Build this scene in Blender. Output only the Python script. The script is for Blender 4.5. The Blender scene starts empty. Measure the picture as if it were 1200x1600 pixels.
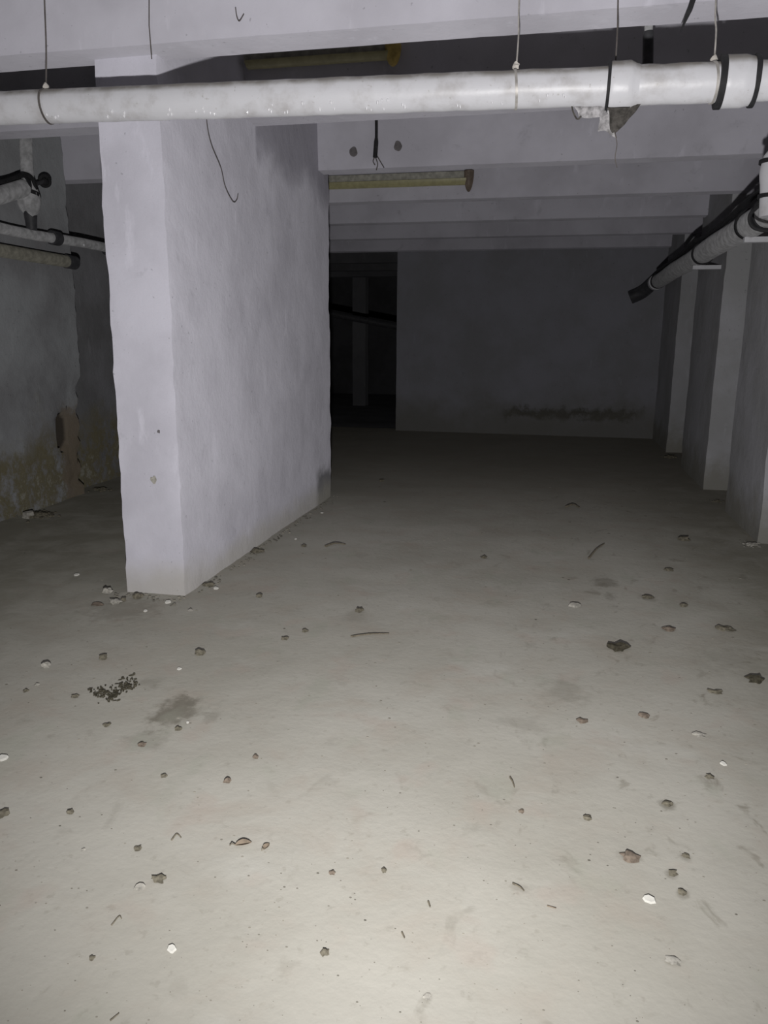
import bpy, bmesh, math, random
from math import sin, cos, pi, radians
from mathutils import Vector, Matrix, noise

S = bpy.context.scene
C = S.collection

# ------------------------------------------------------------------ camera
YAW, PITCH, ROLL, FPX, EYE = radians(12.2), radians(12.4), radians(0.5), 1210.0, 1.4
_fw = Vector((-sin(YAW) * cos(PITCH), cos(YAW) * cos(PITCH), -sin(PITCH)))
_r0 = Vector((cos(YAW), sin(YAW), 0))
_u0 = _r0.cross(_fw)
_rt = _r0 * cos(ROLL) + _u0 * sin(ROLL)
_up = _u0 * cos(ROLL) - _r0 * sin(ROLL)
O = Vector((0, 0, EYE))
cam = bpy.data.cameras.new('camera')
cam.sensor_fit = 'VERTICAL'
cam.sensor_height = 36
cam.lens = 36 * FPX / 1600
cam.clip_start = 0.05
cam_o = bpy.data.objects.new('camera', cam)
M = Matrix((_rt, _up, -_fw)).transposed().to_4x4()
M.translation = O
cam_o.matrix_world = M
C.objects.link(cam_o)
S.camera = cam_o

# ------------------------------------------------------------------ light
w = bpy.data.worlds.new('world')
S.world = w
w.use_nodes = True
w.node_tree.nodes['Background'].inputs[0].default_value = (0.6, 0.7, 1, 1)
w.node_tree.nodes['Background'].inputs[1].default_value = 0.0005
# the hand torch held below the lens: the only light in the cellar
tl = bpy.data.lights.new('hand_torch', 'SPOT')
tl.energy = 555
tl.color = (1.0, 0.985, 0.97)
tl.spot_size = radians(130)
tl.spot_blend = 1.0
tl.shadow_soft_size = 0.03
to = bpy.data.objects.new('hand_torch', tl)
to.location = (-0.03, 0.0, 0.95)
to.rotation_euler = Vector((-0.16, 1, 0.235)).to_track_quat('-Z', 'Y').to_euler()
C.objects.link(to)
vs = S.view_settings
vs.view_transform = 'Standard'
vs.look = 'None'
vs.exposure = 0.0
vs.gamma = 1.0
vs.use_curve_mapping = False


# ------------------------------------------------------------------ pixel to place
def ray(x, y): return _fw * FPX + _rt * (x - 600) + _up * (800 - y)
def on_z(x, y, z=0.0):
    r = ray(x, y); return O + r * ((z - EYE) / r.z)
def on_y(x, y, Y):
    r = ray(x, y); return O + r * (Y / r.y)
def on_x(x, y, X):
    r = ray(x, y); return O + r * (X / r.x)
def px_size(p): return (p - O).dot(_fw) / FPX      # metres per pixel there


# ------------------------------------------------------------------ materials
class NT:
    def __init__(s, name):
        s.m = bpy.data.materials.new(name)
        s.m.use_nodes = True
        s.t = s.m.node_tree
        s.b = s.t.nodes['Principled BSDF']
    def n(s, typ, **k):
        o = s.t.nodes.new(typ)
        for a, v in k.items(): setattr(o, a, v)
        return o
    def l(s, a, b): s.t.links.new(a, b)
    def pos(s):
        return s.n('ShaderNodeNewGeometry').outputs['Position']
    def noise(s, vec, scale, detail=4, rough=.55, dist=0.0):
        o = s.n('ShaderNodeTexNoise')
        o.inputs['Scale'].default_value = scale
        o.inputs['Detail'].default_value = detail
        o.inputs['Roughness'].default_value = rough
        o.inputs['Distortion'].default_value = dist
        s.l(vec, o.inputs['Vector'])
        return o.outputs['Fac']
    def mapr(s, v, a, b, c=0.0, d=1.0, smooth=True):
        o = s.n('ShaderNodeMapRange')
        if smooth: o.interpolation_type = 'SMOOTHSTEP'
        for i, q in zip(('From Min', 'From Max', 'To Min', 'To Max'), (a, b, c, d)):
            o.inputs[i].default_value = q
        s.l(v, o.inputs['Value'])
        return o.outputs['Result']
    def mix(s, f, a, b):
        o = s.n('ShaderNodeMix', data_type='RGBA')
        if hasattr(f, 'is_linked'): s.l(f, o.inputs[0])
        else: o.inputs[0].default_value = f
        for i, c in ((6, a), (7, b)):
            if hasattr(c, 'is_linked'): s.l(c, o.inputs[i])
            else: o.inputs[i].default_value = (*c, 1)
        return o.outputs[2]
    def math(s, op, a, b=0.0, clamp=False):
        o = s.n('ShaderNodeMath', operation=op)
        o.use_clamp = clamp
        for i, v in enumerate((a, b)):
            if hasattr(v, 'is_linked'): s.l(v, o.inputs[i])
            else: o.inputs[i].default_value = v
        return o.outputs[0]
    def scaled(s, vec, sc):
        o = s.n('ShaderNodeMapping')
        o.inputs['Scale'].default_value = sc
        s.l(vec, o.inputs['Vector'])
        return o.outputs['Vector']
    def sep(s, vec):
        o = s.n('ShaderNodeSeparateXYZ'); s.l(vec, o.inputs[0]); return o.outputs
    def band(s, v, a, b, soft):
        return s.math('MULTIPLY', s.mapr(v, a - soft, a + soft), s.mapr(v, b - soft, b + soft, 1, 0))
    def bump(s, h, strength, dist=0.02):
        o = s.n('ShaderNodeBump')
        o.inputs['Strength'].default_value = strength
        o.inputs['Distance'].default_value = dist
        s.l(h, o.inputs['Height'])
        s.l(o.outputs[0], s.b.inputs['Normal'])
    def done(s, col, rough=0.9, spec=0.2, droug=1.0):
        if hasattr(col, 'is_linked'): s.l(col, s.b.inputs['Base Color'])
        else: s.b.inputs['Base Color'].default_value = (*col, 1)
        s.b.inputs['Roughness'].default_value = rough
        s.b.inputs['Specular IOR Level'].default_value = spec
        s.b.inputs['Diffuse Roughness'].default_value = droug
        return s.m


def plaster(name, base, worn, fine=1.0, stain=None, droug=.5):
    """limewashed plaster: soft mottling, small scuffs, trowel relief."""
    t = NT(name)
    p = t.pos()
    big = t.noise(p, 1.3, 4, .6)
    mid = t.noise(p, 6.0, 5, .6, .4)
    stretch = t.noise(t.scaled(p, (1, 1, .35)), 9.0, 4, .6)
    col = t.mix(t.mapr(big, .35, .68), base, worn)
    lite = tuple(min(1, c * 1.12) for c in base)
    col = t.mix(t.mapr(stretch, .60, .74, 0, .55), col, lite)
    col = t.mix(t.mapr(mid, .62, .75, 0, .35), col, tuple(c * .72 for c in worn))
    speck = t.noise(p, 38.0, 2, .5)
    col = t.mix(t.mapr(speck, .70, .76, 0, .5), col, tuple(c * .5 for c in worn))
    if stain: col = stain(t, p, col)
    h = t.math('ADD', t.math('MULTIPLY', t.noise(p, 7.0, 5, .55), 1.0), t.math('MULTIPLY', t.noise(p, 45, 3), .18))
    t.bump(h, .55 * fine, .03)
    return t.done(col, .85, .25, droug)


def st_center(t, p, col):
    x, y, z = t.sep(p)
    wob = t.math('MULTIPLY', t.math('SUBTRACT', t.noise(p, 3.0, 4), .5), .5)
    # darker grey strip of wall, fading downwards, between the second and third beam
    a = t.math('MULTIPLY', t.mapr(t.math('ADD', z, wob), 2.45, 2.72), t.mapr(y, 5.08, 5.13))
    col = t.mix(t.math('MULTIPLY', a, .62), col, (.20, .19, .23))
    # dark damp smear at the far foot
    b = t.math('MULTIPLY', t.mapr(t.math('ADD', y, wob), 6.25, 6.45), t.mapr(t.math('ADD', z, wob), .22, .36, 1, 0))
    col = t.mix(t.math('MULTIPLY', b, .8), col, (.12, .12, .12))
    # dusty foot
    c = t.mapr(t.math('ADD', z, t.math('MULTIPLY', wob, .5)), .02, .22, .6, 0)
    return t.mix(c, col, (.42, .40, .34))


def st_left(t, p, col, recess=False):
    x, y, z = t.sep(p)
    n1 = t.noise(p, 2.2, 5, .65)
    n2 = t.noise(p, 6.5, 8, .74, .1)
    zz = t.math('ADD', z, t.math('MULTIPLY', t.math('SUBTRACT', n1, .5), 1.1))
    a = t.math('MULTIPLY', t.mapr(zz, .35, .85, 1, 0), t.mapr(n2, .35, .55))
    col = t.mix(a, col, (.17, .15, .09))
    salt = t.math('MULTIPLY', t.mapr(zz, .1, .5, 1, 0), t.mapr(n2, .52, .66, 0, .75))
    col = t.mix(salt, col, (.36, .36, .33))
    # plaster off the corner, bare brown masonry
    wob = t.math('MULTIPLY', t.math('SUBTRACT', n2, .5), .5)
    b = t.math('MULTIPLY', t.band(t.math('ADD', y, t.math('MULTIPLY', wob, .6)), 6.04, 6.42, .04), t.mapr(t.math('ADD', z, wob), .72, .86, 1, 0))
    col = t.mix(t.math('MULTIPLY', b, .9), col, (.20, .165, .125))
    return t.mix(t.mapr(x, -4.28, -4.245, .9, 0) if not recess else 0.0, col, (.05, .042, .035))  # darkness inside the hole painted into the wall colour


def st_back(t, p, col):
    x, y, z = t.sep(p)
    n1 = t.noise(p, 1.4, 5, .65)
    n2 = t.noise(p, 5.0, 6, .7)
    wob = t.math('MULTIPLY', t.math('SUBTRACT', n2, .5), .5)
    zz = t.math('ADD', z, wob)
    a = t.math('MULTIPLY', t.band(zz, .27, .40, .06), t.band(t.math('ADD', x, wob), -.75, 1.25, .12))
    col = t.mix(t.math('MULTIPLY', a, .85), col, (.05, .045, .03))
    b = t.mapr(t.math('ADD', z, t.math('MULTIPLY', t.math('SUBTRACT', n1, .5), 1.2)), .1, .8, .7, 0)
    return t.mix(b, col, (.17, .165, .14))


def st_pier(t, p, col):
    x, y, z = t.sep(p)
    n1 = t.noise(p, 4.0, 5, .65)
    a = t.mapr(t.math('ADD', z, t.math('MULTIPLY', t.math('SUBTRACT', n1, .5), .6)), .05, .45, .75, 0)
    return t.mix(a, col, (.22, .21, .17))


WHITE = (.60, .59, .66)
M_center = plaster('limewashed_plaster', (.62, .61, .68), (.51, .50, .56), .7, stain=st_center)
M_beam = plaster('painted_concrete_beam', (.56, .55, .61), (.46, .45, .50), .4)
M_ceiling = plaster('ceiling_slab_paint', (.52, .51, .52), (.42, .41, .42), .5)
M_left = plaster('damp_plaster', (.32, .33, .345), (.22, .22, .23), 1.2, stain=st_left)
M_recess = plaster('shaded_damp_plaster', (.22, .22, .235), (.16, .16, .165), 1.2, stain=lambda t, p, c: st_left(t, p, c, True))  # damp plaster again, with the recess shade darkened into its colours
M_back = plaster('grey_back_plaster', (.30, .30, .34), (.26, .26, .28), .6, stain=st_back)
M_pier = plaster('pier_paint', (.44, .44, .47), (.36, .36, .37), .6, stain=st_pier, droug=.15)
M_dark = plaster('unlit_dark_plaster', (.12, .12, .13), (.08, .08, .085), .6)  # unlit look of the far room put into a dark base colour


def floor_mat():
    t = NT('dusty_screed')
    p = t.pos()
    x, y, z = t.sep(p)
    big = t.noise(p, .8, 4, .6)
    mid = t.noise(p, 3.2, 5, .62, .5)
    fine = t.noise(p, 26, 4, .6)
    col = t.mix(t.mapr(big, .33, .68), (.46, .445, .40), (.385, .37, .325))
    col = t.mix(t.mapr(mid, .48, .72, 0, .5), col, (.40, .355, .305))
    col = t.mix(t.mapr(t.noise(p, 2.1, 4, .6), .56, .72, 0, .5), col, (.50, .49, .45))
    col = t.mix(t.mapr(fine, .60, .72, 0, .30), col, (.26, .24, .20))
    # small dirt stains with their own shapes
    for px, py, rx, ry, k in ((275, 1108, 38, 26, .75), (235, 1065, 22, 10, .25), (945, 908, 22, 9, .5), (1052, 1500, 16, 8, .5),
                              (985, 1338, 20, 10, .4), (1043, 1255, 13, 8, .55), (1070, 1335, 10, 8, .4), (1050, 1363, 10, 8, .45),
                              (1065, 1393, 10, 8, .45), (882, 1078, 40, 22, .28), (230, 1155, 40, 16, .25), (810, 1385, 18, 8, .3),
                              (1150, 1030, 60, 22, .25), (560, 960, 26, 12, .22), (953, 930, 10, 6, .4), (1012, 933, 14, 6, .35),
                              (330, 1120, 12, 12, .3), (190, 950, 70, 20, .35), (668, 1555, 9, 8, .35), (820, 1130, 45, 14, .2)):
        q = on_z(px, py)
        a = on_z(px + rx, py); b = on_z(px, py - ry)
        sx, sy = (a - q).length, (b - q).length
        m = t.n('ShaderNodeMapping')
        m.inputs['Location'].default_value = (-q.x / sx, -q.y / sy, 0)
        m.inputs['Scale'].default_value = (1 / sx, 1 / sy, 0)
        t.l(p, m.inputs['Vector'])
        ln = t.n('ShaderNodeVectorMath', operation='LENGTH')
        t.l(m.outputs[0], ln.inputs[0])
        d = t.math('ADD', ln.outputs['Value'], t.math('MULTIPLY', t.math('SUBTRACT', t.noise(p, 14, 4, .7), .5), 2.6))
        col = t.mix(t.mapr(d, .3, 1.25, k, 0), col, (.16, .145, .115))
    smudge = t.noise(t.scaled(p, (1, .7, 1)), 8.5, 4, .6, .6)
    right = t.mapr(x, -.8, 1.2, .25, 1)
    col = t.mix(t.math('MULTIPLY', t.mapr(smudge, .58, .72, 0, .7), right), col, (.20, .18, .145))
    col = t.mix(t.mapr(t.noise(p, 4.3, 3, .5), .58, .70, 0, .28), col, (.42, .345, .30))
    col = t.mix(t.mapr(t.noise(t.scaled(p, (1.3, .8, 1)), 3.7, 3, .5), .58, .70, 0, .35), col, (.36, .37, .31))
    # browner and darker towards the walls and the far end
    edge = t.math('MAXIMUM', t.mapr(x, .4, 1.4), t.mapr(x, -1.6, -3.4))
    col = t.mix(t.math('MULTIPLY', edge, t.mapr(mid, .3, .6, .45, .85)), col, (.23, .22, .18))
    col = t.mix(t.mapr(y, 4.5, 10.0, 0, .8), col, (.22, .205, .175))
    h = t.math('ADD', t.noise(p, 5, 5, .6), t.math('MULTIPLY', t.noise(p, 40, 3, .6), .15))
    t.bump(h, .22, .02)
    return t.done(col, .95, .1, .35)


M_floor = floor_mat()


def flat(name, col, rough=.8, spec=.2, var=.25, scale=20, bump=.2, metal=0.0):
    t = NT(name)
    tc = t.n('ShaderNodeTexCoord').outputs['Object']
    n = t.noise(tc, scale, 4, .6)
    c = t.mix(t.mapr(n, .3, .7), tuple(min(1, q * (1 + var)) for q in col), tuple(q * (1 - var) for q in col))
    if bump: t.bump(n, bump, .006)
    t.b.inputs['Metallic'].default_value = metal
    return t.done(c, rough, spec, .5)


def pipe_paint():
    t = NT('glossy_white_pipe_paint')
    p = t.pos()
    n = t.noise(p, 9, 5, .6)
    f = t.noise(p, 45, 3, .6)
    g = t.n('ShaderNodeNewGeometry').outputs['Normal']
    nz = t.sep(g)[2]
    col = t.mix(t.mapr(n, .45, .75), (.58, .58, .61), (.45, .44, .45))
    col = t.mix(t.mapr(f, .66, .74, 0, .5), col, (.30, .28, .25))
    # dust settled on top of the pipe
    col = t.mix(t.math('MULTIPLY', t.mapr(nz, .35, .8), t.mapr(n, .3, .55, .45, .9)), col, (.16, .145, .12))
    t.bump(n, .25, .01)
    return t.done(col, .42, .45, .3)


M_pipe = pipe_paint()
M_pipe_grey = flat('grey_pipe_paint', (.42, .42, .43), .6, .3)
M_wire = flat('rusty_wire', (.10, .09, .085), .7, .3)
M_wire_pale = flat('galvanised_wire', (.42, .40, .38), .5, .4, metal=.3)
M_black = flat('black_rubber', (.022, .022, .024), .7, .25, bump=.1)
M_knot = flat('pale_knot', (.50, .47, .44), .9, .1)
M_rag = flat('torn_grey_wrap', (.34, .33, .34), .9, .1, .5, 30)
M_ragd = flat('torn_dark_wrap', (.07, .065, .06), .9, .1, .5, 30)
M_lamp_body = flat('aged_cream_enamel', (.36, .35, .31), .5, .3)
M_lamp_cover = flat('yellowed_acrylic', (.36, .335, .19), .4, .4, .12)
M_lamp_cap = flat('brown_lamp_cap', (.16, .125, .10), .6, .3)
M_lamp_cap_y = flat('yellowed_lamp_cap', (.46, .34, .10), .6, .3)
M_hole = flat('drill_hole_dirt', (.15, .14, .145), .95, .05)
M_iron = flat('dark_iron', (.05, .05, .055), .6, .4)
M_drop = NT('water_drop')
M_drop.b.inputs['Transmission Weight'].default_value = .0
M_drop = M_drop.done((.75, .75, .78), .08, .9, 0)
M_stone = flat('grey_rubble', (.36, .345, .31), .95, .1, .35, 40)
M_clod = flat('dark_dirt_clod', (.17, .155, .12), .97, .05, .4, 50)
M_black_dirt = flat('black_dirt', (.075, .068, .05), .97, .05, .4, 50)
M_clod_b = flat('brown_dirt_clod', (.19, .155, .125), .97, .05, .35, 50)
M_chip = flat('white_plaster_chip', (.62, .61, .57), .9, .1, .08, 40, .1)
M_leaf = flat('dead_leaf', (.21, .17, .13), .9, .1, .3, 40)
M_twig = flat('dry_twig', (.17, .15, .115), .9, .1, .3, 60)
M_grit = flat('floor_grit', (.25, .235, .20), .95, .05, .5, 3, 0)
M_brick = flat('bare_brick', (.24, .17, .12), .95, .05, .4, 12)


def nvec(q):
    """repeatable vector noise"""
    return Vector((noise.noise(q), noise.noise(q + Vector((31.7, 11.3, 5.9))), noise.noise(q + Vector((-17.1, 47.3, 23.9)))))


# ------------------------------------------------------------------ mesh helpers
class Mesh:
    def __init__(s): s.v, s.f, s.sharp = [], [], False
    def add(s, v, f):
        o = len(s.v); s.v += [Vector(q) for q in v]; s.f += [tuple(i + o for i in q) for q in f]
        return s


def link(name, mesh, mat, parent=None, smooth=True, angle=35, label=None, kind=None):
    me = bpy.data.meshes.new(name)
    off = parent.location.copy() if parent else Vector((0, 0, 0))
    me.from_pydata([v - off for v in mesh.v], [], mesh.f)
    bm = bmesh.new(); bm.from_mesh(me)
    bmesh.ops.recalc_face_normals(bm, faces=bm.faces)
    for f in bm.faces: f.smooth = smooth
    if smooth:
        for e in bm.edges:
            if len(e.link_faces) == 2 and e.calc_face_angle(0) > radians(angle): e.smooth = False
    bm.to_mesh(me); bm.free()
    me.materials.append(mat)
    o = bpy.data.objects.new(name, me)
    C.objects.link(o)
    if parent: o.parent = parent
    if label: o['label'] = label
    if kind: o['kind'] = kind
    return o


def sub(name, mesh, mat, part, root, **k):
    """sub-part: a child of a part, verts given in world space"""
    o = link(name, mesh, mat, None, **k)
    o.parent = part
    for v in o.data.vertices: v.co -= root.location
    return o


def thing(name, label, cat, loc, group=None):
    o = bpy.data.objects.new(name, None)
    o.empty_display_size = .1
    o.location = loc
    C.objects.link(o)
    return tag(o, label, cat, group)


def tag(o, label, cat, group=None):
    o['label'] = label; o['category'] = cat
    if group: o['group'] = group
    return o


def single(name, mesh, mat, label, cat, group=None, base=None, **k):
    """a one-mesh thing, origin at its base"""
    if base is None:
        base = Vector((sum(v.x for v in mesh.v) / len(mesh.v), sum(v.y for v in mesh.v) / len(mesh.v), min(v.z for v in mesh.v)))
    mesh.v = [v - base for v in mesh.v]
    o = link(name, mesh, mat, **k)
    o.location = base
    return tag(o, label, cat, group)


def struct(o, label):
    o['kind'] = 'structure'; o['label'] = label; return o


def wobble(p, amp, scale, seed):
    q = p * scale + Vector((seed * 7.3, seed * 3.1, seed * 5.7))
    a = nvec(q)
    b = nvec(q * 3.1)
    return (a + b * .45) * amp


def rough_box(x0, x1, y0, y1, z0, z1, res, amp, scale=1.6, seed=1, bevel=0.0, fn=None):
    """box with a grid on each face, all vertices pushed by one noise field: uneven plaster"""
    m = Mesh()
    nx, ny, nz = (max(1, round(d / res)) for d in (x1 - x0, y1 - y0, z1 - z0))
    idx = {}
    def V(i, j, k):
        key = (i, j, k)
        if key not in idx:
            p = Vector((x0 + (x1 - x0) * i / nx, y0 + (y1 - y0) * j / ny, z0 + (z1 - z0) * k / nz))
            d = wobble(p, amp, scale, seed)
            on = (i in (0, nx)) + (j in (0, ny)) + (k in (0, nz))
            if on >= 2 and amp:
                d += wobble(p, amp * .7, 9, seed + 3)
            if k == 0: d.z = 0
            p = p + d
            if fn: p = fn(p)
            idx[key] = len(m.v); m.v.append(p)
        return idx[key]
    for i in range(nx):
        for j in range(ny):
            for k in (0, nz): m.f.append((V(i, j, k), V(i + 1, j, k), V(i + 1, j + 1, k), V(i, j + 1, k)))
    for i in range(nx):
        for k in range(nz):
            for j in (0, ny): m.f.append((V(i, j, k), V(i + 1, j, k), V(i + 1, j, k + 1), V(i, j, k + 1)))
    for j in range(ny):
        for k in range(nz):
            for i in (0, nx): m.f.append((V(i, j, k), V(i, j + 1, k), V(i, j + 1, k + 1), V(i, j, k + 1)))
    return m


def box(c, s, m=None):
    m = m or Mesh()
    x, y, z = (q / 2 for q in s)
    v = [Vector(c) + Vector((a * x, b * y, d * z)) for a in (-1, 1) for b in (-1, 1) for d in (-1, 1)]
    return m.add(v, [(0, 1, 3, 2), (4, 6, 7, 5), (0, 4, 5, 1), (2, 3, 7, 6), (0, 2, 6, 4), (1, 5, 7, 3)])


def frame(d, ref=None):
    d = d.normalized()
    r = ref or (Vector((0, 0, 1)) if abs(d.z) < .9 else Vector((1, 0, 0)))
    a = d.cross(r).normalized()
    return a, d.cross(a).normalized()


def tube(pts, rad, seg=12, m=None, cap=True, wav=0.0):
    m = m or Mesh()
    pts = [Vector(p) for p in pts]
    n = len(pts)
    rads = rad if isinstance(rad, (list, tuple)) else [rad] * n
    o = len(m.v)
    a = None
    for i, p in enumerate(pts):
        d = (pts[min(i + 1, n - 1)] - pts[max(i - 1, 0)]).normalized()
        if a is None: a, b = frame(d)
        else:
            a = (a - d * a.dot(d)).normalized(); b = d.cross(a)
        for k in range(seg):
            t = 2 * pi * k / seg
            q = p + (a * cos(t) + b * sin(t)) * rads[i]
            if wav: q += nvec(q * 14) * wav
            m.v.append(q)
    for i in range(n - 1):
        for k in range(seg):
            k2 = (k + 1) % seg
            m.f.append((o + i * seg + k, o + i * seg + k2, o + (i + 1) * seg + k2, o + (i + 1) * seg + k))
    if cap:
        m.f.append(tuple(o + k for k in range(seg))[::-1])
        m.f.append(tuple(o + (n - 1) * seg + k for k in range(seg)))
    return m


def ring(c, axis, r_in, r_out, width, seg=28, m=None):
    """a short sleeve with wall thickness"""
    m = m or Mesh()
    axis = Vector(axis).normalized(); a, b = frame(axis)
    prof = [(r_in, -width / 2), (r_out, -width / 2), (r_out, width / 2), (r_in, width / 2)]
    o = len(m.v)
    for k in range(seg):
        t = 2 * pi * k / seg
        u = a * cos(t) + b * sin(t)
        for r, h in prof: m.v.append(Vector(c) + u * r + axis * h)
    for k in range(seg):
        k2 = (k + 1) % seg
        for q in range(4):
            q2 = (q + 1) % 4
            m.f.append((o + k * 4 + q, o + k2 * 4 + q, o + k2 * 4 + q2, o + k * 4 + q2))
    return m


def lerp_path(pts, n):
    """smooth path through points (Catmull-Rom)"""
    P = [Vector(p) for p in pts]
    P = [P[0] * 2 - P[1]] + P + [P[-1] * 2 - P[-2]]
    out = []
    for i in range(1, len(P) - 2):
        for k in range(n):
            t = k / n
            out.append(.5 * ((2 * P[i]) + (P[i + 1] - P[i - 1]) * t + (2 * P[i - 1] - 5 * P[i] + 4 * P[i + 1] - P[i + 2]) * t * t
                             + (3 * P[i] - P[i - 1] - 3 * P[i + 1] + P[i + 2]) * t ** 3))
    out.append(P[-2])
    return out


_ico = {}
def ico(sub):
    if sub not in _ico:
        bm = bmesh.new(); bmesh.ops.create_icosphere(bm, subdivisions=sub, radius=1)
        bm.verts.ensure_lookup_table()
        _ico[sub] = ([v.co.copy() for v in bm.verts], [tuple(v.index for v in f.verts) for f in bm.faces]); bm.free()
    return _ico[sub]


def blob(c, r, seed, sub=2, rough=.35, m=None, rot=0.0, freq=1.5):
    """lumpy stone; r = (rx, ry, rz), sits on c.z"""
    m = m or Mesh()
    v, f = ico(sub)
    out = []
    for q in v:
        k = 1 + noise.noise(q * freq + Vector((seed * 3.7, seed, -seed * 2.1))) * rough * 1.6
        p = Vector((q.x * r[0] * k, q.y * r[1] * k, q.z * r[2] * k))
        p = Vector((p.x * cos(rot) - p.y * sin(rot), p.x * sin(rot) + p.y * cos(rot), p.z))
        out.append(p)
    mz = min(p.z for p in out)
    return m.add([Vector(c) + Vector((p.x, p.y, p.z - mz * .75)) for p in out], f)


# ------------------------------------------------------------------ the cellar
ZB, ZS = 2.75, 3.17          # underside of beams, underside of slab
XL, XR = -4.2, 1.95          # left wall face, back of the recesses on the right
XP = 1.5                     # face of the right-hand piers


def floor_h(x, y):
    p = Vector((x, y, 0))
    return -0.006 + noise.noise(p * .9) * .005 + noise.noise(p * 3.1) * .002


fm = Mesh()
X0, X1, Y0, Y1, st = -4.9, 2.3, -2.6, 12.6, .08
nx, ny = int((X1 - X0) / st), int((Y1 - Y0) / st)
fm.v = [Vector((X0 + i * st, Y0 + j * st, floor_h(X0 + i * st, Y0 + j * st))) for j in range(ny + 1) for i in range(nx + 1)]
fm.f = [(j * (nx + 1) + i, j * (nx + 1) + i + 1, (j + 1) * (nx + 1) + i + 1, (j + 1) * (nx + 1) + i) for j in range(ny) for i in range(nx)]
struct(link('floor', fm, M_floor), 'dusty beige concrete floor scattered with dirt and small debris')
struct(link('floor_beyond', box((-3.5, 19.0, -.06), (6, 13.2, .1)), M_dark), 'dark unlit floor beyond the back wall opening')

ceil = struct(link('ceiling', box((-1.5, 5.2, ZS + .1), (7.2, 15.8, .2)), M_ceiling), 'whitewashed ceiling slab above the concrete beams')
for y0, y1, seed in ((3.68, 3.89, 1), (4.93, 5.11, 2), (6.45, 6.61, 3), (7.90, 8.06, 4), (9.28, 9.45, 5), (10.66, 10.82, 6), (12.06, 12.24, 7), (2.28, 2.46, 8), (.88, 1.06, 9)):
    xl = -4.7
    bm_ = rough_box(xl, 2.0, y0, y1, ZB, ZS + .02, .11, .006, 1.3, seed)
    link('beam', bm_, M_beam, ceil)
for y0 in (13.4, 14.8, 16.2):
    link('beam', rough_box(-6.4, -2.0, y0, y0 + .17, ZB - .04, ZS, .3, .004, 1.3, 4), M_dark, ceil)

wc = struct(link('wall_center', rough_box(-2.315, -1.97, 3.815, 6.77, -.02, ZS, .05, .011, 1.5, 2), M_center), 'thick white plastered wall stub standing free like a pillar')
struct(link('wall_back', rough_box(-2.485, 2.1, 12.33, 12.63, -.03, ZS, .12, .006, 1.0, 5), M_back), 'grey plastered back wall with peeling dirty band near floor')


def dent(p):
    # broken plaster at the far corner, with one deep socket
    d = Vector((0, p.y - 6.06, (p.z - .60) * .50)).length
    e = max(0, 1 - d / .085)
    q = p.copy()
    if p.x > XL - .1: q.x -= .24 * min(1, e * 2.6)
    g = max(0, 1 - max(0, (p.z - .95)) / .15) if p.z > .1 else .7
    if p.y > 5.9 and p.z < 1.05:
        k = min(1, (p.y - 5.9) / .3) * g * (.6 + .8 * abs(noise.noise(p * 8)))
        q.x -= .045 * k if p.x > XL - .1 else 0
        if p.y > 6.2: q.y -= .05 * k
    return q


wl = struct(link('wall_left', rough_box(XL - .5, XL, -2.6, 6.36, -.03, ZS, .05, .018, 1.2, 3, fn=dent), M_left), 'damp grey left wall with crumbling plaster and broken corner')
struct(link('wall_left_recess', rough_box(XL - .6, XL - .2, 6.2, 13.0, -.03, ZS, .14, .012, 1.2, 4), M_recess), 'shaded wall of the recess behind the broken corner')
wr = struct(link('wall_right', rough_box(XR, XR + .3, -2.6, 12.5, -.03, ZS, .2, .006, 1.0, 6), M_pier), 'grey painted right wall between square piers')
for y0, y1, seed in ((5.9, 7.04, 1), (8.06, 9.575, 2), (10.82, 12.36, 3), (3.72, 4.9, 4)):
    link('pier', rough_box(XP, XR + .05, y0, y1, -.03, ZS, .09, .008, 1.5, seed + 10), M_pier, wr)
struct(link('wall_front', box((-1.2, -2.7, 1.55), (7.4, .2, 3.3)), M_pier), 'plastered wall behind the viewer')
# the unlit room seen through the gap beside the back wall
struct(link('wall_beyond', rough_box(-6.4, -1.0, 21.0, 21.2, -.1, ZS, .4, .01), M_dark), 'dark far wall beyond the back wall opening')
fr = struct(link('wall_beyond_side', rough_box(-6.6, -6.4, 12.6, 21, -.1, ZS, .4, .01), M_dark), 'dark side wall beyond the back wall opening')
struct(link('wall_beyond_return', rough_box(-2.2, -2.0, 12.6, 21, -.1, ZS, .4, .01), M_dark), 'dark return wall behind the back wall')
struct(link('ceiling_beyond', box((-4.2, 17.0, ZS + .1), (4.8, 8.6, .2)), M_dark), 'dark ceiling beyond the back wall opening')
struct(link('pillar_beyond', rough_box(-4.42, -4.13, 17.0, 17.3, -.1, ZS, .15, .008), plaster('dim_grey_plaster', (.17, .17, .18), (.13, .13, .14), .6)), 'dim upright pillar in the dark space beyond the opening')  # dimness of the unlit room put into this pillar's plaster colour
a, b = on_y(505, 488, 14.6), on_y(640, 514, 14.6)
a, b = a.lerp(b, (-6.45 - a.x) / (b.x - a.x)), a.lerp(b, (-2.15 - a.x) / (b.x - a.x))
single('dark_pipe', tube([a, b], .06, 12), M_iron, 'dim horizontal pipe in the dark opening beside the back wall', 'pipe')

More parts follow.
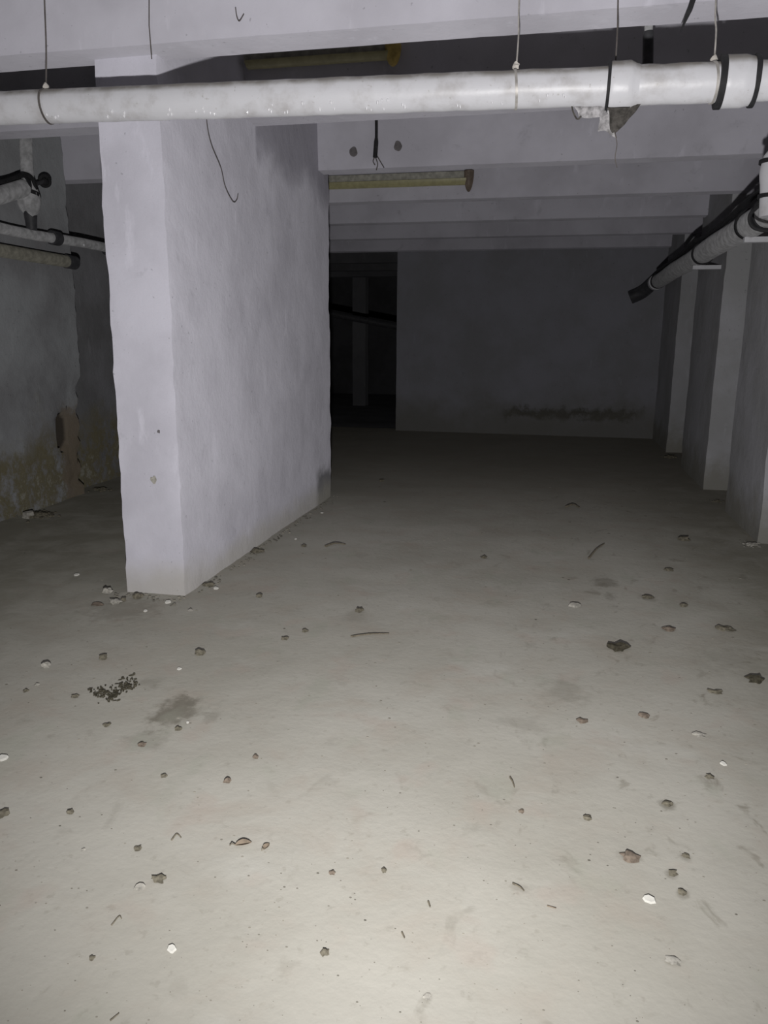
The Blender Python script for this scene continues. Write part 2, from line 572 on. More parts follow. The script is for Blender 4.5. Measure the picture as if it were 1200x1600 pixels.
# ------------------------------------------------------------------ big white drain pipe across the picture
PY = 3.5
PR = .072
def pc(px):                       # centre line of the pipe at a picture column
    t = (px - 50) / (1017 - 50)
    return on_y(px, 167.5 + (132.5 - 167.5) * t, PY)
pL, pR_ = pc(50), pc(1017)
ax = (pR_ - pL).normalized()
def at_x(X): return pL + ax * ((X - pL.x) / ax.x)
pipe = thing('drain_pipe', 'long thick white drain pipe hung below the ceiling across the room', 'pipe', at_x(-.9))
S0, S1 = at_x(-4.1), pc(950)
def run(a, b, r, n=40, wav=.0035):
    return tube([a.lerp(b, i / n) for i in range(n + 1)], r, 28, wav=wav)
link('pipe_run', run(S0, S1, PR, 70), M_pipe, pipe)
link('pipe_run', run(S1, pc(1122), PR * 1.0, 14), M_pipe, pipe)
link('pipe_run', run(pc(1165), at_x(1.12), PR * .98, 14), M_pipe, pipe)
def collar(p0, p1, r0, r1):
    n = 10
    pts = [p0.lerp(p1, i / n) for i in range(n + 1)]
    return tube(pts, [r0 * .96] + [r0] * (n - 3) + [r0 + (r1 - r0) * .4, r0 + (r1 - r0) * .8, r1], 28, wav=.003)
cl = link('socket', collar(pc(951), pc(997), PR * 1.24, PR * 1.03), M_pipe, pipe)
sub('seal_ring', ring(pc(950), ax, PR * .9, PR * 1.27, .012), M_black, cl, pipe)
c2 = link('socket', collar(pc(1128), pc(1174), PR * 1.30, PR * 1.20), M_pipe, pipe)
sub('seal_ring', ring(pc(1125), ax, PR * .9, PR * 1.33, .022), M_black, c2, pipe)
sub('seal_ring', ring(pc(1178), ax, PR * .9, PR * 1.30, .016), M_black, c2, pipe)
# hanger wires, twisted round the pipe and carried up in front of the beam
for px, top, pale in ((74, (70, -40), 0), (805, (814, -40), 1), (1113, (1121, -40), 1)):
    c = pc(px)
    t_ = on_y(*top, PY + .08)
    tp = c + Vector((0, .0, PR))
    path = lerp_path([tp, tp.lerp(t_, .35) + Vector((.003, 0, 0)), tp.lerp(t_, .7) - Vector((.002, 0, 0)), Vector((t_.x, t_.y, ZS))], 5)
    hw = link('hanger_wire', tube(path, .0034, 6), M_wire if not pale else M_wire_pale, pipe)
    sub('wire_loop', ring(c, ax + Vector((0, .12, .1)), PR * .99, PR * 1.05, .010), M_wire if not pale else M_wire_pale, hw, pipe)
    sub('knot', blob(tp - Vector((0, 0, .006)), (.014, .014, .020), px, 2, .4), M_knot, hw, pipe)
# condensation hanging on the underside
rng = random.Random(4)
dm = Mesh()
cols = [85, 98, 102, 172, 182, 203, 206, 270, 278, 310, 327, 333, 338, 392, 428, 432, 450, 476, 508, 524, 578, 584, 596, 605, 610, 636, 716, 722, 770, 790, 842, 860, 882]
for x in cols:
    for _ in range(rng.choice((1, 1, 2))):
        c = pc(x + rng.uniform(-4, 4))
        t = rng.uniform(-1.15, -.55)
        u = Vector((0, -cos(t), sin(t)))
        p = c + u * (PR * 1.0)
        r = rng.uniform(.0045, .0075)
        v, f = ico(1)
        dm.add([p + Vector((q.x * r * .8, q.y * r, q.z * r * 1.5)) for q in v], f)
link('condensation_drops', dm, M_drop, pipe, kind='stuff', label='glinting water drops along the underside')
# torn wrapping hanging under the joint
rg = Mesh()
def sheet(pts_top, pts_bot, n=10, th=.004, seed=0, m=None):
    m = m or Mesh()
    o = len(m.v)
    for side in (0, 1):
        for i in range(n + 1):
            for j in range(5):
                t = i / n
                a = pts_top[0].lerp(pts_top[1], t); b = pts_bot[0].lerp(pts_bot[1], t)
                p = a.lerp(b, j / 4)
                p += nvec(p * 22 + Vector((seed, 0, 0))) * .022 * (j / 4 + .15)
                m.v.append(p + Vector((0, th * side, 0)))
    def id(s, i, j): return o + s * (n + 1) * 5 + i * 5 + j
    for i in range(n):
        for j in range(4):
            for s in (0, 1): m.f.append((id(s, i, j), id(s, i + 1, j), id(s, i + 1, j + 1), id(s, i, j + 1)))
    for i in range(n):
        for j in (0, 4): m.f.append((id(0, i, j), id(0, i + 1, j), id(1, i + 1, j), id(1, i, j)))
    for j in range(4):
        for i in (0, n): m.f.append((id(0, i, j), id(0, i, j + 1), id(1, i, j + 1), id(1, i, j)))
    return m
P = lambda x, y, d=0: on_y(x, y, PY + d)
link('torn_wrap', sheet((P(893, 162), P(950, 162)), (P(903, 184), P(945, 178)), seed=1), M_rag, pipe)
link('torn_wrap', sheet((P(938, 166, .01), P(965, 168, .01)), (P(937, 205, .02), P(960, 212, .02)), seed=2), M_rag, pipe)
link('torn_wrap', sheet((P(952, 170, -.01), P(1002, 162, -.01)), (P(957, 213), P(964, 206)), seed=3), M_ragd, pipe)
link('torn_wrap', sheet((P(948, 168, -.05), P(985, 168, -.05)), (P(952, 178, -.04), P(978, 178, -.04)), seed=5), M_ragd, pipe)
link('torn_strand', tube(lerp_path([P(893, 164), P(896, 176), P(902, 186), P(908, 182)], 4), .0035, 6), M_ragd, pipe)
link('torn_strand', tube(lerp_path([P(960, 205), P(964, 225), P(961, 246), P(964, 262)], 4), .0018, 5), M_wire, pipe)

# ------------------------------------------------------------------ pipe running back along the right wall
RX, RZ, RR = 1.3, 2.24, .094
rp = thing('wall_pipe', 'grey pipe running back along the right wall on brackets, elbow at far end', 'pipe', (RX, 8, RZ))
link('pipe_run', tube([(RX, 4.4 + i * .392, RZ + .006 * sin(i)) for i in range(20)], RR, 24, wav=.003), M_pipe_grey, rp)
ends = lerp_path([(RX, 11.82, RZ), (RX - .02, 11.98, RZ), on_y(1004, 456, 12.1), on_y(985, 465, 12.14)], 5)
el = link('end_elbow', tube(ends, [RR * .98] * 10 + [RR * 1.0] * 6, 20), M_iron, rp)
sub('pale_band', ring((RX, 11.72, RZ), (0, 1, 0), RR * .9, RR * 1.12, .16), M_pipe, el, rp)
for y in (5.75, 6.25, 8.1, 11.45):
    cr = link('clamp_band', ring((RX, y, RZ), (0, 1, .0), RR * .98, RR * 1.12, .05), M_black, rp)
for x0, x1, py, y in ((1082, 1113, 418, 8.3), (1163, 1215, 367, 6.2)):
    a, b = on_y(x0, py, y), on_y(x1, py, y)
    br = link('bracket', box(((a.x + b.x) / 2 + .04, y, RZ - RR - .018), (b.x - a.x + .08, .05, .036)), M_pipe, rp)
    sub('bracket_arm', box((1.5, y, RZ - RR - .018), (.30, .03, .02)), M_pipe_grey, br, rp)
# black cable lying along the top of that pipe
cb = lerp_path([(RX - d, yy, RZ + RR + .025 + h) for d, yy, h in ((.045, 5.3, .01), (.02, 6.2, .05), (.04, 6.9, .005), (.03, 7.8, .0), (.03, 8.6, .03), (.03, 9.4, .0), (.03, 11.4, 0))], 6)
single('black_cable', tube(cb, .022, 8), M_black, 'black cable lying along the top of the right wall pipe', 'cable')
# looped cable at the right picture edge
lp = lerp_path([on_y(1215, 300, 5.0), on_y(1190, 318, 5.0), on_y(1172, 336, 5.0), on_y(1176, 354, 5.0), on_y(1196, 360, 5.0), on_y(1215, 358, 5.0)], 6)
single('looped_cable', tube(lp, .011, 8), M_black, 'black cable loop hanging beside the right wall pipe at right edge', 'cable')
vp = thing('down_pipe', 'white pipe bend above the right wall pipe at right edge', 'pipe', on_y(1197, 335, 4.9))
q0, q1 = on_y(1204, 338, 4.9), on_y(1208, 248, 4.9)
link('pipe_run', tube(lerp_path([q0, q0.lerp(q1, .5), q1 - Vector((0, 0, .05)), q1 + Vector((.05, 0, .03)), Vector((1.45, q1.y + .1, q1.z + .06))], 4), .060, 20), M_pipe, vp)
link('clamp_band', ring(q0.lerp(q1, .35), (0, 0, 1), .06, .071, .02), M_black, vp)
link('clamp_band', ring(q0.lerp(q1, .95), (0, 0, 1), .06, .071, .02), M_black, vp)
# dark upright stub behind the drain pipe
u0, u1 = on_y(1012, 112, 4.4), on_y(1013, 50, 4.4)
us = thing('pipe_stub', 'short dark vertical pipe hanging from ceiling behind the drain pipe', 'pipe', u0)
link('tube', tube([u0, u1], .026, 14), M_iron, us)
link('pale_end', tube([u1, Vector((u1.x, u1.y, ZS))], .020, 14), M_pipe_grey, us)
# thin wires and cable ends on the near beam
single('hanging_wire', tube([on_y(966, -40, 3.64), on_y(965, 40, 3.62), on_y(962, 98, 3.60)], .0032, 6), M_wire, 'thin dark wire hanging down beside the pipe socket', 'wire')
single('hanging_wire', tube([on_y(233, -40, 3.655), on_y(233, 40, 3.655), on_y(237, 92, 3.655)], .0026, 6), M_wire, 'thin dark wire down the near beam above the white pillar', 'wire')
single('cable_end', tube([on_y(1092, -30, 3.65), on_y(1078, 15, 3.64), on_y(1063, 50, 3.63)], [.013, .010, .002], 8), M_black, 'slanted black cable end on the near beam at upper right', 'cable')
single('wire_scrap', tube(lerp_path([on_y(368, 12, 3.66), on_y(370, 26, 3.65), on_y(374, 33, 3.65), on_y(381, 22, 3.66)], 4), .0022, 6), M_wire, 'tiny bent wire scrap stuck to near beam, top left', 'wire')

# ------------------------------------------------------------------ fluorescent lamps
def lamp(name, label, x0, x1, yface, ztop, zbot, capm, capx):
    t = thing(name, label, 'lamp', ((x0 + x1) / 2, yface - .06, zbot))
    h = ztop - zbot
    link('housing', box(((x0 + x1) / 2, yface - .035, ztop - h * .18), (x1 - x0, .07, h * .36)), M_lamp_body, t)
    # trough diffuser: half-round section drawn along x
    m = Mesh(); n = 10
    prof = [(yface - .055 + .05 * cos(pi * k / n + pi), ztop - h * .36 - h * .30 * sin(pi * k / n)) for k in range(n + 1)]
    for X in (x0 + .02, x1 - .02):
        for (yy, zz) in prof: m.v.append(Vector((X, yy, zz)))
    for k in range(n): m.f.append((k, k + 1, n + 2 + k, n + 1 + k))
    m.f.append(tuple(range(n + 1))); m.f.append(tuple(range(n + 1, 2 * n + 2))); m.f.append((0, n, 2 * n + 1, n + 1))
    link('diffuser', m, M_lamp_cover, t)
    for X in capx:
        m = Mesh(); v, f = ico(3)
        m.add([Vector((X + q.x * .048, yface - .058 + q.y * .058, ztop + (q.z * h if q.z < 0 else 0))) for q in v], f)
        link('end_cap', m, capm, t)
    return t
e = on_y(733, 267, 7.84); f_ = on_y(733, 300, 7.84)
lamp('fluorescent_lamp', 'long yellowed fluorescent lamp on the beam beyond the white pillar', e.x - 1.5, e.x, 7.9, e.z, f_.z, M_lamp_cap, (e.x - 1.48, e.x))
e = on_y(613, 68, 4.85); f_ = on_y(613, 102, 4.85)
lamp('fluorescent_lamp', 'yellow-ended fluorescent lamp just above the white drain pipe', -1.945, e.x, 4.93, e.z, f_.z, M_lamp_cap_y, (e.x,))

# ------------------------------------------------------------------ marks on the third beam, wire on the pillar
for (x, y), side in (((552, 237), 'left'), ((622, 228), 'right')):
    c = on_y(x, y, 6.445)
    m = Mesh(); n = 18
    for k in range(n):
        a = 2 * pi * k / n; r = .033 * (1 + .25 * noise.noise(Vector((cos(a), sin(a), x))))
        m.v += [c + Vector((cos(a) * r, .0, sin(a) * r * 1.15)), c + Vector((cos(a) * r * .7, -.006, sin(a) * r * .8))]
    m.f = [tuple(2 * k for k in range(n)), tuple(2 * k + 1 for k in range(n))] + [(2 * k, 2 * ((k + 1) % n), 2 * ((k + 1) % n) + 1, 2 * k + 1) for k in range(n)]
    single('anchor_plug', m, M_hole, 'round dark plugged hole in the beam, %s of the hanging cable' % side, 'plug', 'dark plugs on the beam')
cs = thing('cable_stub', 'short black cable hanging from beam face between two dark plugs', 'cable', on_y(587, 245, 6.43))
link('cable', tube(lerp_path([on_y(588, 176, 6.43), on_y(588, 215, 6.42), on_y(586, 246, 6.41)], 5), [.012] * 6 + [.018] * 5, 8), M_black, cs)
for pts in (((586, 244), (590, 256), (588, 266)), ((587, 240), (594, 252), (600, 262)), ((586, 244), (583, 252), (586, 258))):
    link('frayed_wire', tube(lerp_path([on_y(*q, 6.415) for q in pts], 4), .004, 6), M_wire, cs)
single('loose_wire', tube(lerp_path([on_x(*q, -1.945) for q in ((322, 150), (323, 190), (330, 225), (345, 262), (352, 292), (364, 315), (370, 312), (372, 303))], 5), .0023, 6), M_wire,
       'thin loose wire curving down the side of the white pillar', 'wire')
# scars in the plaster of the pillar front
for i, (x, y, w_, h_, lab) in enumerate(((240, 748, 9, 14, 'small grey scar in the plaster low on the white pillar front'), (248, 674, 4, 5, 'tiny dark nail hole midway down the white pillar front'))):
    c = on_y(x, y, 3.812); k = px_size(c)
    single('plaster_scar', blob(c - Vector((0, 0, h_ * k / 2)), (w_ * k / 2, .006, h_ * k / 2), i + 3, 2, .5), M_hole if i else M_stone, lab, 'scar')

# ------------------------------------------------------------------ pipes on the left wall
LX = -4.06
lw = thing('low_wall_pipe', 'thin grey pipe sloping along the left wall beside the white pillar', 'pipe', on_x(80, 368, LX))
za = 2.205
link('pipe_run', tube([(LX, 3.9 + .3 * i, za + .012 * sin(i * .9)) for i in range(14)], .040, 16), M_pipe_grey, lw)
for y in (5.94, 6.75): link('coupling', ring((LX, y, za), (0, 1, 0), .038, .056, .09), M_iron, lw)
single('glint_drop', blob(on_x(131, 382, LX + .045) - Vector((0, 0, .014)), (.008, .008, .014), 3, 2, .3), M_drop, 'bright water drop on the thin pipe next to the white pillar', 'water drop')
l2 = thing('wall_conduit', 'dull conduit fixed low under the thin pipe on left wall', 'pipe', on_x(60, 400, LX - .06))
link('pipe_run', tube([(LX - .06, 3.9 + .3 * i, 2.045) for i in range(8)] + [(LX - .06, 6.2, 2.045)], .050, 16), flat('dull_conduit', (.26, .25, .21), .8), l2)
link('end_joint', ring((LX - .06, 6.22, 2.045), (0, 1, 0), .03, .057, .12), M_iron, l2)
va = thing('valve_pipe', 'white pipe joint with valve high on left wall at picture edge', 'pipe', on_x(45, 335, LX))
J = on_x(44, 292, LX + .02)
link('pipe_run', tube([on_x(-40, 318, LX + .06), on_x(0, 305, LX + .06), on_x(36, 294, LX + .03)], .062, 20, wav=.003), M_pipe_grey, va)
link('riser', tube([J, on_x(41, 250, LX), on_x(40, 205, LX)], .046, 18, wav=.003), M_pipe_grey, va)
vb = link('valve_body', blob(J - Vector((0, 0, .20)), (.075, .085, .15), 5, 3, .16), M_pipe_grey, va)
sub('neck', tube([J - Vector((0, 0, .12)), Vector((J.x, J.y, za + .02))], [.055, .038], 14), M_iron, vb, va)
hb = link('clamp_band', ring(J + Vector((.0, -.06, .0)), (0.2, 1, 0), .060, .075, .03), M_black, va)
link('clamp_band', ring(J + Vector((.0, -.0, -.05)), (0, .2, 1), .06, .075, .03), M_black, va)
hw_c = on_x(70, 283, LX + .03)
hw = link('handwheel', ring(hw_c, (1, -.7, 0), .030, .050, .018), M_black, va)
sub('hub', blob(hw_c - Vector((0, 0, .03)), (.03, .03, .03), 2, 2, .1), M_black, hw, va)
sub('stem', tube([hw_c, J], .014, 10), M_iron, hw, va)
single('dark_hose', tube(lerp_path([on_x(-30, 290, LX + .10), on_x(10, 282, LX + .10), on_x(36, 273, LX + .10), on_x(50, 279, LX + .09), on_x(56, 296, LX + .08)], 5), .014, 8), M_black, 'thin black hose draped over the white pipe joint on left wall', 'hose')

# ------------------------------------------------------------------ debris on the floor
def clod(px, py, s, label, mat=M_clod, sq=.55, seed=0, asp=1.0, cat='dirt clod', name='dirt_clod', rot=0.0):
    p = on_z(px, py); k = px_size(p) * s / 2
    p.z = floor_h(p.x, p.y)
    m = blob((p.x, p.y, p.z - k * .1), (k * asp, k, k * sq), px * .37 + py * .11 + seed, 2, .55, rot=rot, freq=1.9)
    return single(name, m, mat, label, cat, 'debris on the floor')

def chip(px, py, s, label, asp=1.5, rot=.3, mat=M_chip, th=.22, name='plaster_chip', cat='plaster chip'):
    p = on_z(px, py); k = px_size(p) * s / 2
    p.z = floor_h(p.x, p.y)
    r = random.Random(px * 1000 + py)
    n = 7
    m = Mesh()
    ang = sorted(2 * pi * (i + r.uniform(-.3, .3)) / n for i in range(n))
    tilt = r.uniform(.15, .35)
    for z in (0, 1):
        for a in ang:
            rr = k * (1 - .16 * z) * (.85 + .3 * noise.noise(Vector((cos(a) * 2, sin(a) * 2, px))))
            x, y = cos(a) * rr * asp, sin(a) * rr * 1.3
            m.v.append(p + Vector((x * cos(rot) - y * sin(rot), x * sin(rot) + y * cos(rot), z * k * 2 * th + (y + k * 1.3) * tilt * .5)))
    m.f = [tuple(range(n))[::-1], tuple(range(n, 2 * n))] + [(i, (i + 1) % n, n + (i + 1) % n, n + i) for i in range(n)]
    return single(name, m, mat, label, cat, 'debris on the floor', smooth=False)

def twig(pts, rpx, label, mat=M_twig, name='twig', cat='twig'):
    P = []
    for i, (x, y) in enumerate(pts):
        q = on_z(x, y); k = px_size(q)
        q.z = floor_h(q.x, q.y) + k * rpx * (.9 + (i % 2) * 1.2)
        P.append(q)
    P = lerp_path(P, 4)
    return single(name, tube(P, [k * rpx * (1 - .5 * i / len(P)) for i in range(len(P))], 7), mat, label, cat, 'debris on the floor')

def leaf(px, py, s, rot, label):
    p = on_z(px, py); k = px_size(p) * s / 2
    p.z = floor_h(p.x, p.y) + .002
    lf = thing('dead_leaf', label, 'leaf', p, 'debris on the floor')
    m = Mesh(); n = 8
    for s_ in (0, 1):
        for i in range(n + 1):
            t = i / n
            wd = sin(pi * min(1, t * 1.02 + .0)) ** .7 * .55 * k
            for j in (-1, 0, 1):
                x, y = (t - .5) * 2 * k, j * wd
                z = abs(j) * wd * .75 + .35 * k * (t - .5) ** 2 * 2 + s_ * .0012
                m.v.append(p + Vector((x * cos(rot) - y * sin(rot), x * sin(rot) + y * cos(rot), z)))
    def id(s_, i, j): return s_ * (n + 1) * 3 + i * 3 + j
    for i in range(n):
        for j in (0, 1):
            for s_ in (0, 1): m.f.append((id(s_, i, j), id(s_, i + 1, j), id(s_, i + 1, j + 1), id(s_, i, j + 1)))
        for j in (0, 2): m.f.append((id(0, i, j), id(0, i + 1, j), id(1, i + 1, j), id(1, i, j)))
    link('blade', m, M_leaf, lf)
    d = Vector((cos(rot), sin(rot), 0))
    link('stem', tube([p - d * k * .95 + Vector((0, 0, .006)), p - d * k * 1.35 + Vector((0, 0, .012)), p - d * k * 1.6 + Vector((0, 0, .006))], k * .05 + .0006, 5), M_twig, lf)
    return lf

# --- rubble at the foot of the pillar
clod(167, 925, 13, 'pale grey stone left of the white pillar foot, the leftmost there', M_stone, .8, 1, name='stone', cat='stone')
clod(181, 941, 15, 'flat grey stone in front of the pillar foot, left corner', M_stone, .55, 2, 1.2, name='stone', cat='stone')
clod(193, 938, 9, 'small dark stone touching a flat grey stone by pillar foot', M_clod, .7, 3, name='stone', cat='stone')
clod(216, 933, 13, 'dark lump against the front of the white pillar foot', M_clod, .7, 4)
clod(153, 944, 12, 'low crumb of dirt farthest left of the pillar foot', M_clod_b, .35, 5, 1.6)
chip(262, 941, 9, 'bright white chip before the right half of the pillar front')
chip(227, 954, 7, 'tiny pale chip a little in front of the pillar foot', 1.2)
chip(337, 919, 9, 'white chip beside the right corner of the pillar foot', 1.0, .8)
clod(326, 914, 13, 'dark crumb of mortar behind the white chip, right of pillar', M_clod, .5, 6, 1.5)
clod(297, 954, 7, 'pale pebble just in front of the pillar right corner', M_stone, .6, 7, name='pebble', cat='pebble')
clod(405, 932, 9, 'dark pebble on open floor right of the pillar foot', M_clod, .6, 8, name='pebble', cat='pebble')
clod(371, 865, 8, 'small dark crumb along the pillar side base, near half', M_clod, .6, 9)
clod(402, 862, 14, 'flat dark crumb lying against the middle of pillar side base', M_clod, .4, 10, 1.5)
chip(503, 801, 5, 'tiny white chip near the far end of pillar side', 1.2)
chip(462, 842, 5, 'tiny pale chip beside the far half of pillar side', 1.1, 0)
clod(475, 853, 8, 'small dark clod beyond the far pillar side, on open floor', M_clod, .5, 11)
# --- left floor
chip(120, 897, 8, 'small pale chip on the dark floor left of the pillar', 1.3)
clod(72, 1041, 12, 'round pale pebble alone on the left floor', M_stone, .8, 12, name='pebble', cat='pebble')
clod(161, 1028, 13, 'dark clod on left floor above the leaf litter', M_clod, .6, 13)
clod(313, 1021, 14, 'dark clod in front of the pillar, right of centre', M_clod, .6, 14, 1.1)
chip(280, 1044, 7, 'small white chip left of the dark clod before the pillar', 1.3)
clod(117, 1087, 10, 'dark clod just left of the leaf litter', M_clod, .5, 15)
clod(40, 1078, 9, 'dark crumb near the left edge beside another clod', M_clod, .5, 16)
clod(58, 1069, 7, 'little grey crumb near the left edge, upper one', M_stone, .5, 17)
chip(4, 1184, 15, 'white chip cut by the left picture edge', 1.3, .5)
clod(4, 1270, 19, 'large dark clod cut by the left picture edge', M_clod, .5, 18, 1.1)
clod(110, 1267, 11, 'dark clod on lower left floor, alone', M_clod, .6, 19)
clod(130, 1344 - 20, 6, 'faint crumb below the lower left dark clod', M_stone, .5, 20)
clod(167, 1132, 10, 'dark clod under the leaf litter, left of the dark stain', M_clod, .5, 21)
clod(278, 1137, 10, 'dark clod at the lower rim of the round dark stain', M_clod, .5, 22, 1.2)
chip(293, 1127, 5, 'tiny white chip on the right rim of the dark stain', 1.1)
clod(222, 1162, 12, 'brown crumb below the round dark stain', M_clod_b, .4, 23)
clod(256, 1211, 9, 'small dark clod below the dark stain, on bare floor', M_clod, .5, 24)
clod(355, 1219, 11, 'reddish brown clod on floor below the dark stain, right', M_clod_b, .6, 25)
clod(400, 1182, 9, 'reddish crumb above right of the reddish brown clod', M_clod_b, .5, 26)
# --- front floor
leaf(380, 1318, 26, .5, 'curled brown leaf on the front floor, bent like a roof')
leaf(416, 1322, 17, 1.4, 'small upright brown leaf right of the bent leaf')
clod(248, 1371, 17, 'dark crumbly clod on lower left front floor, with chips beside', M_clod, .45, 27, 1.3)
chip(218, 1384, 13, 'pale sliver left of the dark crumbly clod on front floor', 1.6, .5, M_stone)
chip(268, 1481, 15, 'bright white chip low on the left front floor', 1.1, 1.0)
clod(144, 1495, 9, 'tiny dark clod low on the far left front floor', M_clod, .6, 28)
clod(507, 1488, 13, 'dark round clod low on the middle front floor', M_clod, .6, 29)
clod(519, 1363, 10, 'grey brown clod on middle front floor, left of a pair', M_clod_b, .5, 30)
clod(600, 1360, 11, 'dark clod on middle front floor, right of a pair', M_clod, .5, 31, .8)
clod(215, 1323, 12, 'dark crumb on left front floor above the crumbly clod', M_clod, .4, 32)
twig([(268, 1310), (276, 1302), (283, 1306)], 1.3, 'short bent twig on left front floor')
twig([(174, 1443), (186, 1430), (190, 1433)], 1.1, 'thin twig low on left front floor, pointing up')
twig([(172, 1592), (186, 1582)], 1.3, 'straight twig at the bottom edge, left')
twig([(797, 1213), (801, 1222), (804, 1229)], 1.5, 'short dark twig on floor right of centre')
twig([(801, 1380), (812, 1387), (819, 1392)], 1.4, 'flat twig right of centre on the front floor')
twig([(669, 1408), (672, 1418)], 1.6, 'upright twig on front floor right of the pair of clods')
twig([(628, 1456), (632, 1466)], 1.5, 'small twig lower front floor, left of two')
twig([(855, 1415), (869, 1420)], 1.0, 'thin straw on front floor between twig and white flake', M_leaf)
clod(668, 1556, 12, 'flat brown crumb near the bottom edge, right of centre', M_stone, .3, 33)
clod(918, 1277, 12, 'dark clod right of centre at the end of a faint streak', M_clod, .5, 34)
clod(815, 1266, 8, 'reddish crumb on floor under the short dark twig', M_clod_b, .5, 35)
# --- right floor
chip(1015, 1405, 15, 'large bright white flake on the lower right floor', 1.75, -.45, th=.2)
clod(985, 1338, 24, 'flattened brown clump on the right floor above the white flake', M_clod_b, .35, 36, 1.2)
clod(1043, 1254, 15, 'dark lump on the right floor, upper of four', M_clod, .4, 37)
clod(1072, 1335, 12, 'dark lump right of the flattened brown clump', M_clod, .4, 38)
clod(1051, 1363, 13, 'dark lump above right of the white flake, nearest to it', M_clod, .4, 39)
clod(1066, 1393, 13, 'dark lump level with the white flake, on its right', M_clod, .4, 40)
clod(1052, 1500, 20, 'low grey dirt pile on the lower right floor', M_stone, .25, 41, 1.3)
clod(965, 1013, 27, 'black dirt clump alone on the right mid floor', M_black_dirt, .38, 42, 1.2)
clod(1180, 1062, 22, 'black dirt clump near the right picture edge', M_black_dirt, .45, 43, 1.1, rot=-.6)
clod(1045, 983, 16, 'olive dirt clump right of the black clump', M_clod_b, .4, 44, 1.2)
clod(1068, 843, 16, 'dark clod on the far right floor before the piers', M_clod, .4, 45, 1.1)
clod(1045, 890, 14, 'dark clod on dim floor between piers and black clump', M_clod, .4, 46)
clod(1012, 933, 15, 'flat dark crumb above right of the black clump', M_clod, .3, 47, 1.3)
clod(1068, 946, 12, 'dark crumb farther right above the olive clump', M_clod, .4, 48)
clod(1132, 982, 18, 'flat dark crumb near right edge, level with the olive clump', M_clod, .3, 49, 1.4)
clod(1118, 1080, 14, 'flat dark crumb left of the edge clump', M_clod, .3, 50, 1.4)
clod(1007, 1118, 13, 'reddish brown clod below the black clump', M_clod_b, .5, 51)
clod(910, 1125, 14, 'flat brown crumb below left of the black clump', M_clod_b, .3, 52, 1.4)
clod(1092, 1147, 15, 'flat grey crumb on the right floor below the edge clump', M_stone, .3, 53, 1.3)
clod(1109, 1212, 12, 'dark clod at right above the four dark lumps', M_clod, .4, 54)
chip(898, 946, 14, 'pale flat chip on the mid floor left of the black clump', 1.7, 0, M_stone)
chip(1130, 1192, 9, 'pale chip on the right floor above the dark clod', 1.2)
twig([(920, 872), (932, 860), (944, 850)], 1.5, 'dark diagonal twig on the dim far floor')
twig([(884, 792), (895, 790), (905, 793)], 1.6, 'dark flat twig farthest back on the dim floor')
twig([(508, 854), (524, 851), (540, 851)], 1.6, 'flat dark stick on the floor beyond the pillar end')
twig([(548, 994), (575, 992), (608, 989)], 1.4, 'long flat straw on the floor centre')
clod(561, 954, 13, 'dark clod on the floor centre above the long straw', M_clod, .5, 55)
clod(476, 985, 9, 'dark crumb left of the long straw, upper', M_clod, .5, 56)
clod(445, 997, 10, 'dark crumb left of the long straw, lower', M_clod, .5, 57)
clod(756, 870, 10, 'dark crumb on the far middle floor', M_clod, .4, 58)
clod(596, 751, 7, 'tiny crumb on the dark floor past the pillar end', M_clod, .5, 59)
# --- wall feet
def heap(px, py, s, n, label, mat, name='rubble_heap', spread=1.0):
    p = on_z(px, py); k = px_size(p) * s / 2
    r = random.Random(px)
    m = Mesh()
    for i in range(n * 4):
        a = r.uniform(0, 2 * pi); d = k * abs(r.gauss(0, .5))
        q = p + Vector((cos(a) * d * spread, sin(a) * d, 0)); q.z = -.006
        rr = k * r.uniform(.06, .20) * (1.15 - .6 * min(1, d / k))
        blob(q, (rr, rr * r.uniform(.7, 1.3), rr * .6), i + px, 1, .45, m=m, rot=r.uniform(0, 3))
    o = single(name, m, mat, label, 'rubble', 'rubble at the wall feet')
    o['kind'] = 'stuff'
    return o
heap(1046, 714, 34, 16, 'dark rubble heap at the foot of the farthest right pier', M_clod)
heap(1178, 851, 36, 16, 'rubble heap at the foot of the nearest right pier', M_stone)
heap(1122, 783, 26, 12, 'low dirt heap in the recess between right piers', M_clod)
heap(60, 806, 60, 24, 'dark plaster rubble heap along the left wall foot', M_clod)
heap(160, 765, 40, 14, 'dark rubble heap in the recess behind the broken corner', M_clod)
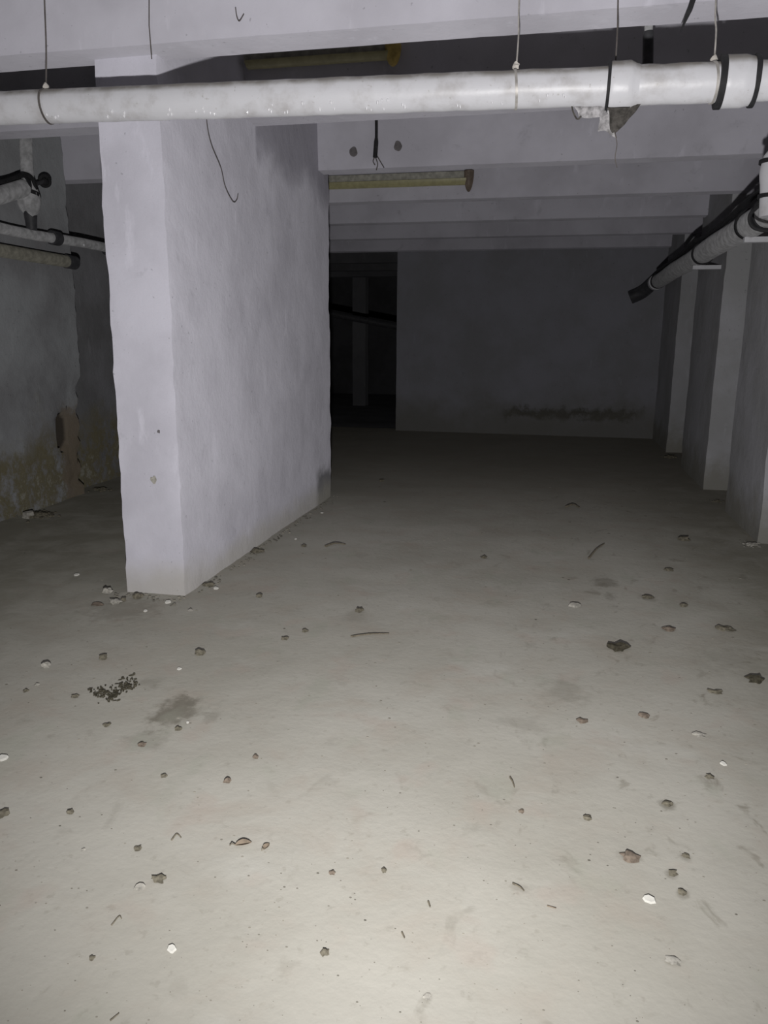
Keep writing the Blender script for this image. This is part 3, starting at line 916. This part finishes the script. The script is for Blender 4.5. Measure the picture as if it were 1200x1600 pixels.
chip(45, 808, 17, 'pale plaster lump on rubble at the left wall foot', 1.2, .2, M_stone, .5)

# leaf litter: dark shreds nobody could count
lm = Mesh(); r = random.Random(8)
for i in range(170):
    t = r.random()
    x = 148 + 62 * t + r.gauss(0, 5); y = 1084 - 16 * t + r.gauss(0, 5) + (8 if .3 < t < .6 else 0)
    q = on_z(x, y); k = px_size(q)
    q.z = floor_h(q.x, q.y)
    blob(q, (k * r.uniform(1.2, 4.4), k * r.uniform(.8, 2.0), k * r.uniform(.6, 2.0)), i, 1, .6, m=lm, rot=r.uniform(0, 3))
o = single('leaf_litter', lm, M_black_dirt, 'dark scatter of leaf litter on the left floor before the pillar', 'leaf litter'); o['kind'] = 'stuff'

# plaster crumbs fallen along the foot of the pillar, grit over the whole floor
for n_, front, lab in ((45, 1, 'fallen plaster crumbs in front of the white pillar foot'), (130, 0, 'line of fallen plaster crumbs along the white pillar side')):
    cm = Mesh(); r = random.Random(3 + front)
    for i in range(n_):
        if front: x, y = r.uniform(-2.36, -1.93), 3.78 - abs(r.gauss(0, .05))
        else: x, y = -1.945 + abs(r.gauss(0, .035)), r.uniform(3.84, 6.8)
        s = r.uniform(.003, .010)
        blob((x, y, floor_h(x, y)), (s, s * r.uniform(.7, 1.3), s * .6), i, 1, .4, m=cm)
    o = single('plaster_crumbs', cm, M_grit, lab, 'crumbs'); o['kind'] = 'stuff'
gm = Mesh(); r = random.Random(5)
v0, f0 = ico(1)
for i in range(800):
    px, py = r.uniform(-60, 1260), 760 + 860 * r.random() ** 1.1
    q = on_z(px, py)
    if -2.4 < q.x < -1.9 and 3.7 < q.y < 6.9 or q.x < -4.1 or q.x > 1.45: continue
    s = r.choice((.6, .8, 1.0, 1.4)) * px_size(q) * r.uniform(.8, 1.4)
    q.z = floor_h(q.x, q.y)
    gm.add([q + Vector((a.x * s * 1.4, a.y * s, a.z * s * .5)) for a in v0], f0)
o = single('floor_grit', gm, M_grit, 'fine dark grit strewn over the whole floor', 'grit'); o['kind'] = 'stuff'
